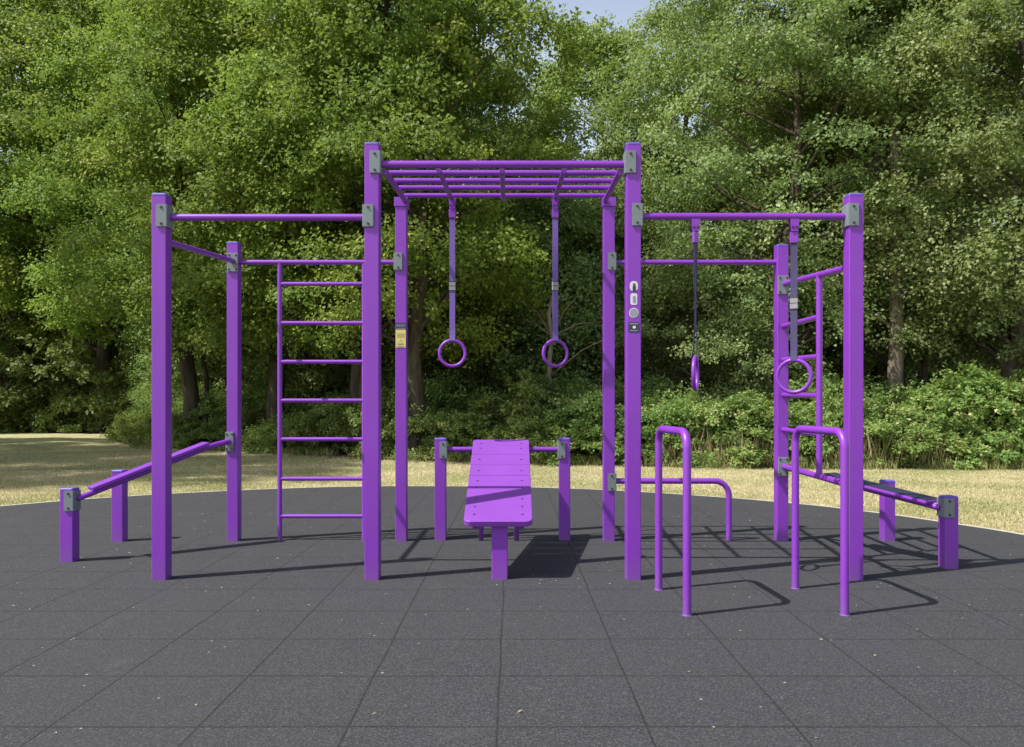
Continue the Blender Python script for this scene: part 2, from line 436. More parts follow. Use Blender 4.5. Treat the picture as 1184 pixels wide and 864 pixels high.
def leaf_mesh(name, V, Fc, tint):
    me = bpy.data.meshes.new(name)
    me.vertices.add(len(V)); me.vertices.foreach_set('co', V.astype(np.float32).ravel())
    me.loops.add(Fc.size); me.loops.foreach_set('vertex_index', Fc.astype(np.int32).ravel())
    me.polygons.add(len(Fc)); me.polygons.foreach_set('loop_start', np.arange(0, Fc.size, 3, dtype=np.int32))
    try: me.polygons.foreach_set('loop_total', np.full(len(Fc), 3, dtype=np.int32))
    except Exception: pass
    at = me.attributes.new('tint', 'FLOAT_COLOR', 'POINT')
    k = len(V) // len(tint)
    c = np.ones((len(V), 4), dtype=np.float32); c[:, 0] = np.repeat(tint, k); c[:, 1] = c[:, 0]; c[:, 2] = c[:, 0]
    at.data.foreach_set('color', c.ravel())
    me.update(calc_edges=True); me.validate()
    return me
def clump_leaves(rs, centers, radii, dens, leaf, flat=0.55, droop=0.35, up=0.8):
    """leaves gathered in sprays round clump centres; radii per clump; returns arrays"""
    Ps = []; Ns = []; Ds = []; T = []
    for c, r, outw in zip(centers, radii, dens[1]):
        n = int(dens[0] * r * r * rs.uniform(0.7, 1.25))
        # sub-sprays: short twigs that fan out from the clump centre
        k = max(6, int(n / 40))
        dirs = rs.normal(size=(k, 3)); dirs[:, 2] = np.abs(dirs[:, 2]) * 0.8 - 0.25
        dirs += outw * 0.5; dirs /= np.linalg.norm(dirs, axis=1, keepdims=True)
        ln = r * rs.uniform(0.45, 1.1, size=k)
        tw = rs.integers(0, k, size=n); t = rs.uniform(0.25, 1.0, size=n) ** 0.7
        p = dirs[tw] * (ln[tw] * t)[:, None]
        p[:, 2] *= flat; p[:, 2] -= droop * r * (t ** 2) * 0.5
        p += rs.normal(size=(n, 3)) * 0.09 * r + c
        loc = (p - c) / r
        nn = loc * 1.1 + rs.normal(size=(n, 3)) * 0.42 + outw * 0.35; nn[:, 2] += up * 0.7
        d = dirs[tw] + rs.normal(size=(n, 3)) * 0.7; d[:, 2] -= 0.35
        Ps.append(p); Ns.append(nn); Ds.append(d)
        T.append(np.clip(rs.normal(0.45 + rs.normal() * 0.16, 0.17, size=n), 0, 1))
    return np.concatenate(Ps), np.concatenate(Ns), np.concatenate(Ds), np.concatenate(T)

def crown_proto(seed, h, R, base, ncl, leaf, mat, dens=330, shape=0.55):
    rs = np.random.default_rng(seed)
    cen = []; rad = []; outs = []
    zc = base + (h - base) * 0.45
    # big lobes break up the outline
    lobes = []
    for _ in range(9):
        a = rs.uniform(0, 2 * math.pi); z = rs.uniform(base + 0.5, h - 1.5)
        lobes.append((a, z, rs.uniform(0.12, 0.38)))
    while len(cen) < ncl:
        u = rs.uniform(0, 1); z = base + (h - base) * u
        prof_ = (math.sin(math.pi * min(1, max(0, (u * 0.86 + 0.12)))) ** shape)
        a = rs.uniform(0, 2 * math.pi)
        lob = 0.78
        for (la, lz, lm) in lobes:
            da = math.atan2(math.sin(a - la), math.cos(a - la))
            lob += lm * math.exp(-(da / 0.5) ** 2 - ((z - lz) / 1.1) ** 2)
        rr = R * prof_ * lob * (rs.uniform(0.25, 1.0) ** 0.45)
        o = np.array([math.cos(a), math.sin(a), 0.35 * (u - 0.3)])
        cen.append(np.array([rr * math.cos(a), rr * math.sin(a), z])); rad.append(rs.uniform(0.6, 1.5)); outs.append(o)
    P, N, D, T = clump_leaves(rs, cen, rad, (dens * 0.9, outs), leaf)
    n = len(P)
    Lf = leaf * rs.uniform(0.7, 1.35, size=n)
    V, Fc = leaf_geometry(P, N, D, Lf, Lf * 0.36)
    me = leaf_mesh('crown', V, Fc, T); me.materials.append(mat)
    # trunk with limbs reaching for the clumps
    bm = bmesh.new()
    tr = 0.017 * h
    path = [Vector((0, 0, -0.3))]; x = y = 0
    N_ = 9
    for k in range(1, N_ + 1):
        x += rs.normal() * 0.09; y += rs.normal() * 0.09
        path.append(Vector((x, y, h * 0.86 * k / N_)))
    segs = 12
    # tapered trunk
    pts = path; rings = []
    for i, p in enumerate(pts):
        t = i / (len(pts) - 1); r = tr * (1 - 0.86 * t) * (1.35 if i == 0 else 1)
        rings.append([bm.verts.new((p.x + r * math.cos(2 * math.pi * k / segs) * (1 + 0.08 * math.sin(3 * k)), p.y + r * math.sin(2 * math.pi * k / segs), p.z)) for k in range(segs)])
    for A, B in zip(rings[:-1], rings[1:]):
        for i in range(segs):
            j = (i + 1) % segs; bm.faces.new((A[i], A[j], B[j], B[i]))
    def at(z):
        z = max(0, min(z, h * 0.85)); i = min(N_ - 1, int(z / (h * 0.86 / N_)));
        t = (z - path[i].z) / (path[i + 1].z - path[i].z) if path[i + 1].z > path[i].z else 0
        return path[i].lerp(path[i + 1], max(0, min(1, t)))
    for c in [cen[i] for i in rs.choice(len(cen), min(len(cen), 60), replace=False)]:
        c = Vector(c); rad_xy = math.hypot(c.x, c.y)
        s = at(max(base * 0.8, c.z - rad_xy * rs.uniform(0.35, 0.8)))
        rr = tr * 0.28 * (1 - s.z / h) + 0.012
        m1 = s.lerp(c, 0.45) + Vector((rs.normal() * 0.15, rs.normal() * 0.15, 0.15 + rs.normal() * 0.1))
        bm_tube(bm, [s, s.lerp(m1, 0.5) + Vector((0, 0, 0.03)), m1, m1.lerp(c, 0.5) + Vector((0, 0, 0.05)), c], rr, 6, False, 0.008)
    tm = bpy.data.meshes.new('trunk'); bm.to_mesh(tm); bm.free()
    for p in tm.polygons: p.use_smooth = True
    tm.materials.append(BARK)
    return me, tm

PROTO = {
    'A': crown_proto(11, 12.8, 3.5, 2.6, 175, 0.090, LEAF_A, 470),
    'B': crown_proto(23, 13.0, 3.2, 2.4, 165, 0.084, LEAF_A, 480),
    'C': crown_proto(37, 12.7, 3.5, 2.5, 190, 0.078, LEAF_B, 480),
    'D': crown_proto(41, 13.5, 3.5, 2.2, 190, 0.082, LEAF_B, 470),
    'E': crown_proto(53, 13.0, 3.0, 2.0, 160, 0.100, LEAF_C, 420),
    'F': crown_proto(67, 6.5, 2.3, 0.8, 110, 0.078, LEAF_B, 470),
}
def tree(kind, px, d, s, rot, label, zs=1.0, x=None):
    X = WX(px, d) if x is None else x
    me, tm = PROTO[kind]
    r = thing('tree', (X, d, -0.05), label, 'tree', 'broadleaf trees at the edge of the wood')
    r.scale = (s, s, s * zs); r.rotation_euler = (0, 0, rot)
    for nm, m in (('trunk', tm), ('crown', me)):
        o = bpy.data.objects.new(nm, m); COL.objects.link(o); o.parent = r
    return r

trees = [
    # front row (photo column, distance, scale)
    ('B', 10, 37.5, 1.75, 0.3, 'dark leafy tree at the far left edge of the photo with a yellow green bough'),
    ('A', 118, 36.5, 1.75, 1.9, 'tall green tree behind the sunny end of the lawn left of the tall post'),
    ('B', 222, 22.0, 1.05, 2.9, 'shaded tree rising directly behind the front left outer post'),
    ('A', 322, 20.5, 1.08, 4.1, 'bright green tree above the wall ladder with drooping light sprays'),
    ('B', 420, 18.6, 1.06, 5.0, 'sunlit green tree behind the front left inner post'),
    ('A', 478, 17.4, 0.98, 0.9, 'large sunlit tree above the monkey bars left of the sky gap'),
    ('E', 690, 28.0, 1.10, 0.0, 'slender pale olive tree under the gap of open sky'),
    ('C', 898, 18.6, 1.03, 2.2, 'tall grey green tree right of the sky gap above the right pull up bar'),
    ('D', 975, 20.5, 1.03, 3.4, 'grey green tree behind the front right outer post'),
    ('C', 1040, 18.6, 1.0, 5.5, 'tree with a thick bare trunk showing right of the right outer post'),
    ('D', 1165, 17.2, 0.98, 1.1, 'leafy grey green tree at the right edge of the photo'),
    # behind
    ('B', 66, 41.0, 1.9, 2.0, 'shaded tree deep in the wood behind the left end of the lawn'),
    ('A', 175, 34.0, 1.5, 0.4, 'shaded tree deep in the wood left of the tall left post'),
    ('D', 265, 28.0, 1.12, 4.4, 'dark tree standing in the wood behind the rear left post'),
    ('C', 370, 26.0, 1.08, 2.5, 'dark tree standing in the wood behind the wall ladder'),
    ('D', 470, 25.0, 1.05, 1.0, 'dark tree standing in the wood behind the left hanging ring'),
    ('C', 543, 25.0, 0.95, 3.0, 'dark tree standing in the wood between the two middle rings'),
    ('D', 800, 25.5, 1.04, 4.0, 'dark tree standing in the wood behind the thin edge on ring'),
    ('B', 905, 27.0, 1.08, 5.2, 'dark tree standing in the wood behind the rear right post'),
    ('D', 1010, 25.0, 1.1, 0.2, 'dark tree in the wood left behind the thick bare trunk'),
    ('C', 1110, 24.5, 1.1, 1.7, 'dark tree in the wood right behind the thick bare trunk'),
    # lower trees closing the gaps
    ('F', 650, 22.0, 1.15, 0.6, 'small bushy tree behind the right one of the two middle rings'),
    ('F', 735, 22.5, 1.15, 2.0, 'small bushy tree behind the front right inner post with stickers'),
    ('F', 800, 18.3, 0.72, 3.6, 'low yellow green sapling behind the edge on ring'),
    ('F', 560, 22.5, 1.0, 4.8, 'small bushy tree behind the monkey bars between the left ring and the middle'),
    ('F', 390, 22.5, 0.95, 5.9, 'small shaded tree seen through the wall ladder'),
]
for k, (kind, px, d, s, rot, lab) in enumerate(trees): tree(kind, px, d, s, rot, lab)
# trees standing left of the frame whose shade falls on the lawn
for (X, Y, s, rot, kind, lab) in ((-18.4, 10.8, 1.6, 1.2, 'A', 'nearest of three lawn trees left of the frame shading the grass'),
                            (-22.5, 15.5, 1.55, 3.3, 'B', 'middle of three lawn trees left of the frame shading the grass'),
                            (-26.5, 21.5, 1.5, 5.0, 'A', 'farthest of three lawn trees left of the frame shading the grass'),
                            ):
    tree(kind, 0, Y, s, rot, lab, x=X)

# thin bare trunks standing inside the shade
def bare_trunk(px, d, h, r, lean, label, mat=BARK):
    X = WX(px, d); rs = random.Random(int(px * 7 + d))
    root = thing('tree', (X, d, -0.06), label, 'tree', 'bare trunks in the shade of the wood')
    bm = bmesh.new(); pts = []
    for k in range(9):
        t = k / 8; pts.append(Vector((lean * t * h + rs.uniform(-0.05, 0.05), rs.uniform(-0.05, 0.05), h * t)))
    bm_tube(bm, pts, r, 10, True, r * 0.45)
    for k in range(5):
        i0 = rs.randrange(3, 8); z = pts[i0].z; a = rs.uniform(0, 6.28); L = rs.uniform(0.7, 1.8)
        s = pts[i0].copy(); e = s + Vector((math.cos(a) * L, math.sin(a) * L, rs.uniform(0.2, 1.0)))
        bm_tube(bm, [s, s.lerp(e, 0.5) + Vector((0, 0, 0.12)), e], r * 0.3, 5, True, 0.008)
    obj('trunk', bm, mat, root, True)
for a in ((1034, 17.3, 7.5, 0.19, 0.0, 'thick straight trunk with mottled bark right of the right outer post', BARKP),
          (1071, 18.6, 6.5, 0.09, 0.01, 'thin trunk just right of the thick mottled trunk', BARK),
          (884, 17.6, 4.0, 0.07, 0.06, 'leaning pale branch stem left of the rear right post', BARKP),
          (856, 18.0, 4.5, 0.08, 0.0, 'thin dark stem between the edge on ring and the rear right post', BARK),
          (412, 18.6, 6.0, 0.16, 0.0, 'grey trunk seen through the upper rungs of the wall ladder', BARK),
          (635, 17.2, 3.6, 0.08, 0.01, 'pale slim trunk under the right middle ring', BARKP),
          (84, 38.5, 9.0, 0.26, -0.06, 'leaning dark trunk behind the lawn left of the left outer post', BARK),
          (112, 40.0, 8.0, 0.16, 0.0, 'slim dark trunk right of the leaning trunk', BARK),
          (40, 39.5, 8.0, 0.16, 0.02, 'slim dark trunk near the left edge above the sunny lawn strip', BARK),
          (20, 41.0, 8.0, 0.14, 0.0, 'leftmost slim dark trunk above the sunny lawn strip', BARK),
          (150, 36.0, 7.0, 0.08, 0.05, 'thin dark sapling left of the left outer post', BARK),
          (240, 22.5, 5.0, 0.10, -0.04, 'dark trunk between the two left outer posts', BARK)):
    bare_trunk(*a)

# shrubs along the edge of the wood
def shrub_proto(seed, R, H, ncl, leaf, mat, dens=420):
    rs = np.random.default_rng(seed); cen = []; rad = []; outs = []
    for _ in range(ncl):
        a = rs.uniform(0, 6.283); u = rs.uniform(0.05, 1.0)
        rr = R * math.sqrt(max(0.05, 1 - (u * 0.95) ** 2)) * rs.uniform(0.3, 1.0) ** 0.5
        cen.append(np.array([rr * math.cos(a), rr * math.sin(a), H * u * rs.uniform(0.75, 1.05)])); rad.append(rs.uniform(0.2, 0.6))
        outs.append(np.array([math.cos(a), math.sin(a), 0.4]))
    P, N, D, T = clump_leaves(rs, cen, rad, (dens * 3.2, outs), leaf, flat=0.9, droop=0.3, up=0.6)
    n = len(P); Lf = leaf * rs.uniform(0.6, 1.4, size=n)
    P[:, 2] = np.maximum(P[:, 2], 0.0)
    V, Fc = leaf_geometry(P, N, D, Lf, Lf * 0.32)
    me = leaf_mesh('foliage', V, Fc, T); me.materials.append(mat)
    bm = bmesh.new()
    for c in cen[:22]:
        c = Vector(c); s = Vector((c.x * 0.2, c.y * 0.2, -0.05))
        bm_tube(bm, [s, s.lerp(c, 0.5) + Vector((0, 0, 0.12)), c * 1.04], 0.014, 5, False, 0.004)
    sm = bpy.data.meshes.new('stems'); bm.to_mesh(sm); bm.free(); sm.materials.append(BARK)
    return me, sm
SP = [shrub_proto(101, 1.2, 1.45, 62, 0.058, LEAF_S, 640), shrub_proto(102, 1.05, 1.15, 50, 0.050, LEAF_S, 700),
      shrub_proto(103, 1.3, 1.75, 70, 0.078, LEAF_S, 520), shrub_proto(104, 0.9, 1.0, 40, 0.05, LEAF_C, 640)]
shr = [
    # px, back from the wood edge, proto, scale
    (455, 0.5, 0, 1.0, 'dark rounded shrub behind the rear inner post with the yellow label'),
    (505, 0.5, 1, 1.05, 'leafy shrub behind the left short bench post'),
    (548, 0.6, 0, 1.0, 'leafy shrub directly behind the head of the bench'),
    (592, 0.7, 2, 0.95, 'taller leafy shrub under the two middle rings'),
    (640, 0.5, 1, 1.2, 'leafy shrub behind the right short bench post'),
    (684, 0.7, 0, 1.1, 'leafy shrub behind the rear right inner post'),
    (728, 0.7, 2, 1.0, 'broad leaved shrub behind the front right inner post'),
    (775, 0.6, 0, 1.1, 'shrub behind the left dip hoop'),
    (822, 0.6, 1, 1.2, 'shrub with dry stems below the edge on ring'),
    (868, 0.6, 2, 0.85, 'bright leafed shrub left of the rear right post'),
    (915, 0.6, 0, 1.1, 'shrub behind the right dip hoop'),
    (962, 0.6, 1, 1.2, 'shrub seen through the side ladder'),
    (1012, 0.7, 0, 1.1, 'shrub at the foot of the thick mottled trunk'),
    (1060, 0.8, 2, 0.9, 'pale green bramble right of the thick mottled trunk'),
    (1108, 0.6, 2, 1.02, 'large leaved bramble mound behind the right short posts'),
    (1158, 0.8, 2, 1.08, 'large leaved bramble mound at the right edge of the photo'),
    (1210, 0.7, 0, 1.1, 'shrub just past the right edge of the photo'),
    (400, 0.6, 0, 0.95, 'shaded shrub seen through the lowest rungs of the wall ladder'),
    (350, 0.8, 1, 1.1, 'shaded shrub seen through the left side of the wall ladder'),
    (300, 0.9, 0, 1.0, 'shaded shrub right of the rear left post'),
    (250, 0.8, 2, 0.75, 'shaded shrub left of the rear left post'),
    (205, 0.6, 1, 0.95, 'low shaded shrub just right of the left outer post'),
    (160, 0.4, 3, 0.9, 'low ground hugging shrub left of the left outer post'),
    (130, 3.0, 1, 1.1, 'dark low shrub at the end of the sunny lawn strip'),
    (85, 1.0, 1, 1.3, 'dark low shrub behind the sunny lawn strip'),
    (40, 1.0, 0, 1.1, 'dark shrub behind the sunny lawn strip near the left edge'),
    (0, 1.0, 1, 1.3, 'dark shrub at the left edge of the photo'),
]
def ray_edge(px):
    """distance at which the sight line of a photo column meets the wood edge"""
    best = 15
    for k in range(1200, 4600):
        d = k / 100
        if d >= edge_y(WX(px, d)): return d
    return best
rr_ = random.Random(77)
for (px, back, pk, s, lab) in shr:
    d = ray_edge(px) + back + 0.25 * s
    me, sm = SP[pk]
    r = thing('shrub', (WX(px, d), d, -0.05), lab, 'shrub', 'shrubs along the edge of the wood')
    r.scale = (s, s, s * rr_.uniform(0.72, 1.12)); r.rotation_euler = (0, 0, rr_.uniform(0, 6.28))
    for nm, m in (('stems', sm), ('foliage', me)):
        o = bpy.data.objects.new(nm, m); COL.objects.link(o); o.parent = r

# understorey thicket behind the shrubs and the wood beyond: masses no one could count
def leaf_mass(name, seed, boxes, leaf, mat, label, n_per=60, cl=0.7):
    rs = np.random.default_rng(seed); cen = []; rad = []; outs = []
    for (x0, x1, yoff0, yoff1, z0, z1, n, absy) in boxes:
        for _ in range(n):
            x = rs.uniform(x0, x1); y = rs.uniform(yoff0, yoff1) + (0 if absy else edge_y(x))
            zt = z1 * (0.8 + 0.2 * math.sin(x * 1.3 + seed) + 0.12 * math.sin(x * 3.1))
            z = rs.uniform(z0, zt); cen.append(np.array([x, y, z])); rad.append(rs.uniform(0.6, 1.2) * cl)
            outs.append(np.array([0, -0.8, 0.3]))
    P, N, D, T = clump_leaves(rs, cen, rad, (n_per, outs), leaf, flat=0.8, droop=0.3, up=0.5)
    n = len(P); Lf = leaf * rs.uniform(0.7, 1.35, size=n)
    P[:, 2] = np.maximum(P[:, 2], -0.03)
    V, Fc = leaf_geometry(P, N, D, Lf, Lf * 0.32)
    me = leaf_mesh(name, V, Fc, np.clip(T * 0.8, 0, 1)); me.materials.append(mat)
    o = bpy.data.objects.new(name, me); COL.objects.link(o)
    tag(o, label, 'undergrowth' if 'under' in name or 'thicket' in name else 'wood', kind='stuff'); return o
leaf_mass('undergrowth', 5, [(-3, 14, 1.3, 3.8, 0.0, 1.8, 480, False), (-12, -3, 1.6, 4.0, 0.0, 2.2, 330, False), (-30, -12, 1.5, 5.5, 0.0, 3.6, 520, False)],
          0.075, LEAF_S, 'tangled dark green undergrowth between the shrubs and the trunks', n_per=300, cl=0.75)
leaf_mass('far_wood', 8, [(-38, 38, 34, 44, 0.0, 4.5, 1000, True), (-34, 0, 38, 44, 0.0, 15.0, 950, True), (0, 6.5, 33, 38, 0.0, 12.5, 200, True), (6.5, 36, 31, 38, 0.0, 15.5, 800, True)],
          0.20, LEAF_B, 'dark mass of woodland far behind the nearer trees', n_per=120, cl=1.6)
# low ground cover and tall dry grass along the wood edge
def blades(name, seed, pts, hmin, hmax, wd, mat, label, cat, tintf, lean=0.35):
    rs = np.random.default_rng(seed); P = np.array(pts); n = len(P)
    h = rs.uniform(hmin, hmax, size=n) * rs.uniform(0.5, 1.0, size=n)
    d = rs.normal(size=(n, 3)) * lean; d[:, 2] = 1
    N = rs.normal(size=(n, 3)); N[:, 2] *= 0.2
    V, Fc = leaf_geometry(P, N, d, h, np.full(n, wd) * rs.uniform(0.6, 1.3, size=n), 0.1)
    me = leaf_mesh(name, V, Fc, tintf(rs, P)); me.materials.append(mat)
    o = bpy.data.objects.new(name, me); COL.objects.link(o); tag(o, label, cat, kind='stuff'); return o
rs = np.random.default_rng(3)
pts = []
while len(pts) < 170000:
    d = 6.2 + (rs.uniform(0, 1, 4000) ** 1.35) * 17; px = rs.uniform(-30, 1215, 4000)
    X = (px - CX) / F * d
    ok = ((X - RC[0]) ** 2 + (d - RC[1]) ** 2 > (RR + 0.20) ** 2)
    for x_, y_, k_ in zip(X, d, ok):
        if k_ and y_ < edge_y(x_) + 0.6: pts.append((x_, y_, -0.052))
def lawn_tint(rs, P):
    v = np.sin(P[:, 0] * 1.7 + np.sin(P[:, 1] * 1.1) * 2) * np.sin(P[:, 1] * 0.9 + P[:, 0] * 0.6)
    return np.clip(0.50 + 0.28 * v + rs.normal(0, 0.24, len(P)), 0, 1)
blades('grass', 6, pts, 0.02, 0.06, 0.004, STRAW, 'short sun bleached grass of the lawn', 'grass', lawn_tint, 0.6)
pts = []
for _ in range(15000):
    x_ = rs.uniform(-8, 14); t = rs.beta(1.2, 3.0)
    if (x_ < 3 and rs.uniform() < 0.55) or math.sin(x_ * 2.3) + 0.5 * math.sin(x_ * 5.1) < -0.7: continue
    pts.append((x_, edge_y(x_) - 0.5 + 1.6 * t, -0.05))
blades('tall_grass', 7, pts, 0.06, 0.36, 0.006, STRAW, 'tall uncut grass and dry stalks along the foot of the shrubs', 'grass', lambda rs, P: np.clip(rs.normal(0.12, 0.22, len(P)), 0, 1), 0.3)

pts = []
for _ in range(7000):
    x_ = rs.uniform(2.2, 14)
    if math.sin(x_ * 1.9 + 1) + 0.6 * math.sin(x_ * 4.3) < -0.2: continue
    pts.append((x_, edge_y(x_) + rs.uniform(-0.25, 0.7), -0.05))
blades('weed_stalks', 17, pts, 0.35, 0.95, 0.006, STRAW, 'tall weeds and seeding stalks in front of the brambles on the right', 'weeds', lambda rs, P: np.clip(rs.normal(0.3, 0.3, len(P)), 0, 1), 0.2)

# ------------------------------------------------------------------ the exercise frame
FY, BY = 4.878, 6.304
rig = thing('climbing_frame', (0.0, 5.6, 0.0), 'large purple steel calisthenics frame with pull up bars, monkey bars, ladders and grey clamps', 'climbing frame')
XF = (-2.193, -0.871, 0.756, 2.137); XB = (-2.243, -0.891, 0.780, 2.173)
HF = (2.40, 2.716, 2.716, 2.40); HB = (2.40, 2.70, 2.70, 2.38)
for x, h in zip(XF, HF): post(x, FY, h, rig)
for x, h in zip(XB, HB): post(x, BY, h, rig)
E = PW / 2 + 0.012
fy = FY + 0.045; by = BY + 0.045
R1 = 0.0215
# front pull-up bars
ZP = 2.262
tube('pull_up_bar', [(XF[0] + E, fy, ZP), (XF[1] - E, fy, ZP)], R1, rig)
tube('pull_up_bar', [(XF[2] + E, fy, 2.268), (XF[3] - E, fy, 2.268)], R1, rig)
clamp(XF[0], FY, ZP, 1, rig); clamp(XF[1], FY, ZP, -1, rig); clamp(XF[2], FY, 2.268, 1, rig); clamp(XF[3], FY, 2.268, -1, rig)
# rear bars
ZR = 2.245
tube('pull_up_bar', [(XB[0] + PW / 2, by, ZR), (XB[1] - E, by, ZR)], 0.020, rig)
tube('pull_up_bar', [(XB[2] + E, by, ZR), (XB[3] - PW / 2, by, ZR)], 0.020, rig)
clamp(XB[1], BY, ZR, -1, rig); clamp(XB[2], BY, ZR, 1, rig)
# monkey bars: front beam, rungs rising to the rear posts
ZM0, ZM1 = 2.594, 2.785
tube('front_beam', [(XF[1] + E, fy, ZM0), (XF[2] - E, fy, ZM0)], 0.0225, rig)
clamp(XF[1], FY, ZM0, 1, rig); clamp(XF[2], FY, ZM0, -1, rig)
xl0, xl1 = XF[1] + 0.075, XB[1] + 0.03; xr0, xr1 = XF[2] - 0.075, XB[2] - 0.03
def zm(y): return ZM0 + (ZM1 - ZM0) * (y - fy) / (by - fy)
tube('side_beam', [(xl0, fy + 0.02, zm(fy) - 0.04), (xl1, by, ZM1 - 0.045)], 0.020, rig)
tube('side_beam', [(xr0, fy + 0.02, zm(fy) - 0.04), (xr1, by, ZM1 - 0.045)], 0.020, rig)
for y in (5.25, 5.585, 5.92, by):
    t = (y - fy) / (by - fy)
    tube('rung', [(xl0 + (xl1 - xl0) * t - 0.01, y, zm(y)), (xr0 + (xr1 - xr0) * t + 0.01, y, zm(y))], 0.0185, rig)
for xa, xb in ((WX(508, 4.95), WX(521.5, 6.25)), (-0.062, -0.070), (WX(652, 4.95), WX(642, 6.25))):
    tube('lengthwise_bar', [(xa, fy, ZM0 - 0.036), (xb, by, ZM1 - 0.036)], 0.0165, rig)
for x in (XB[1], XB[2]):                             # saddle brackets on the rear inner posts
    bm = bmesh.new(); bm_box(bm, (x, by, 2.722), (0.108, 0.108, 0.075), bevel=0.004)
    part('saddle_bracket', bm, PURPLE, rig)
# wall ladder, rear left
xr_l, xr_r = WX(323.5, by), WX(421.0, by)
tube('ladder_rail', [(xr_l, by, 0), (xr_l, by, ZR)], 0.0185, rig)
tube('ladder_rail', [(xr_r, by, 0), (xr_r, by, ZR)], 0.0185, rig)
for py in (328.5, 373.7, 418.5, 463.3, 508, 553.7, 597):
    z = WZ(py, by); tube('ladder_rung', [(xr_l, by, z), (xr_r, by, z)], 0.0165, rig)
# low looped rail, rear right
clamp(XB[2], BY, WZ(557, by), 1, rig)
zl = WZ(556.3, by); xe = WX(842.8, by)
tube('low_loop_rail', fillet([(XB[2] + E, by, zl), (xe, by, zl), (xe, by, 0)], 0.115), 0.0235, rig)
# left side bar
tube('side_bar', [(-2.178, FY + PW - 0.002, 2.118), (-2.235, BY - 0.014, 2.246)], 0.020, rig)
plate(-2.236, BY, 2.235, rig, 0.086, 0.15)
# side ladder on the right
A = Vector((2.185, BY - 0.012, 2.066)); B = Vector((2.125, FY + PW - 0.002, 1.955))
tube('side_bar', [A, B], 0.0225, rig); plate(XB[3], BY, 2.055, rig, 0.086, 0.15)
ry = 5.49; rx = 2.146
tube('ladder_rail', [(rx, ry, 0.592), (rx, ry, 2.0)], 0.0215, rig)
for za, zb in ((1.725, 1.705), (1.455, 1.428), (1.172, 1.156), (0.895, 0.887)):
    tube('ladder_rung', [(2.178, BY + 0.002, za), (rx, ry, zb)], 0.0195, rig)
tube('side_bar', [(2.178, BY - 0.012, 0.60), (2.13, FY + PW - 0.002, 0.583)], 0.022, rig)
plate(XB[3] + 0.0, BY, 0.60, rig, 0.08, 0.15)
# side short posts with sloping boards
SLX, SLY = -3.093, 5.454
post(SLX, SLY, 0.508, rig); clamp(SLX, SLY, 0.424, 1, rig)
plate(-2.262, BY, 0.80, rig, 0.066, 0.155)
P0 = Vector((SLX + E - 0.003, SLY + 0.045, 0.435)); P1 = Vector((WX(243, 6.14), 6.14, 0.770)); P2 = Vector((-2.262, BY - 0.014, 0.803))
tube('sloping_bar', fillet([P0, P1, P2], 0.06, 5), 0.021, rig)
def slope_board(a, b, wd, th, lift, name='sloping_board'):
    ax = (b - a).normalized(); side = ax.cross(Vector((0, 0, 1))).normalized(); up = side.cross(ax).normalized()
    M = Matrix((ax, side, up)).transposed().to_4x4()
    bm = bmesh.new(); bm_box(bm, (a + b) / 2 + up * lift, ((b - a).length, wd, th), M, 0.006)
    return part(name, bm, PURPLE, rig)
slope_board(P0.lerp(P1, 0.10), P0.lerp(P1, 0.98), 0.13, 0.026, 0.032)
SRX, SRY = 2.921, 5.219
post(SRX, SRY, 0.478, rig); clamp(SRX, SRY, 0.405, -1, rig, h=0.125)
Q0 = Vector((2.19, BY - 0.014, 0.590)); Q1 = Vector((SRX - E + 0.003, SRY + 0.045, 0.400))
tube('sloping_bar', [Q0, Q1], 0.021, rig)
rb = slope_board(Q0.lerp(Q1, 0.30), Q0.lerp(Q1, 0.96), 0.19, 0.020, 0.029)
gp = slope_board(Q0.lerp(Q1, 0.31), Q0.lerp(Q1, 0.95), 0.165, 0.005, 0.0425, 'grip_sheet')
gp.data.materials.clear(); gp.data.materials.append(NAVY); gp.parent = rb
gp['label'] = 'dark worn grip sheet on the right sloping board'
for o in rig.children:
    if o.name.split('.')[0] in ('clamp', 'saddle_bracket', 'post', 'sloping_board'):
        continue                                    # flat faces, crisp edges
    else: fix_smooth(o, 50)

# stickers
def flat_poly(bm, pts, y, th=0.0012):
    a = [bm.verts.new((x, y, z)) for x, z in pts]; b = [bm.verts.new((x, y + th, z)) for x, z in pts]
    bm.faces.new(a); bm.faces.new(b[::-1])
    for i in range(len(a)):
        j = (i + 1) % len(a); bm.faces.new((a[i], b[i], b[j], a[j]))
def rr2(cx, cz, w, h, r): return rrect(cx, cz, w, h, r, 5)
def sticker(name, pts, y, mat, parent):
    bm = bmesh.new(); flat_poly(bm, pts, y); return part(name, bm, mat, parent)
yb = BY - 0.0016; xs = XB[1] - 0.001
k1 = sticker('plate_sticker', rr2(xs, WZ(377, BY), 0.082, 0.052, 0.003), yb, NAVY, rig)
for i, (dx, wd) in enumerate(((-0.026, 0.014), (-0.008, 0.012), (0.009, 0.013), (0.027, 0.012))):
    sticker('letter_block', rr2(xs + dx, WZ(376.6, BY), wd * 0.7, 0.016, 0.002), yb - 0.0015, GREYV, k1)
sticker('frame_line', rr2(xs, WZ(379.9, BY), 0.074, 0.004, 0.001), yb - 0.0015, GREYV, k1)
k2 = sticker('warning_sticker', rr2(xs, WZ(391.8, BY), 0.080, 0.144, 0.003), yb, YELLOW, rig)
zc = WZ(394, BY)
sticker('triangle', [(xs - 0.024, zc - 0.03), (xs + 0.024, zc - 0.03), (xs, zc + 0.012)], yb - 0.0015, GREYV, k2)
sticker('triangle_face', [(xs - 0.016, zc - 0.0255), (xs + 0.016, zc - 0.0255), (xs, zc + 0.003)], yb - 0.003, YELLOW, k2)
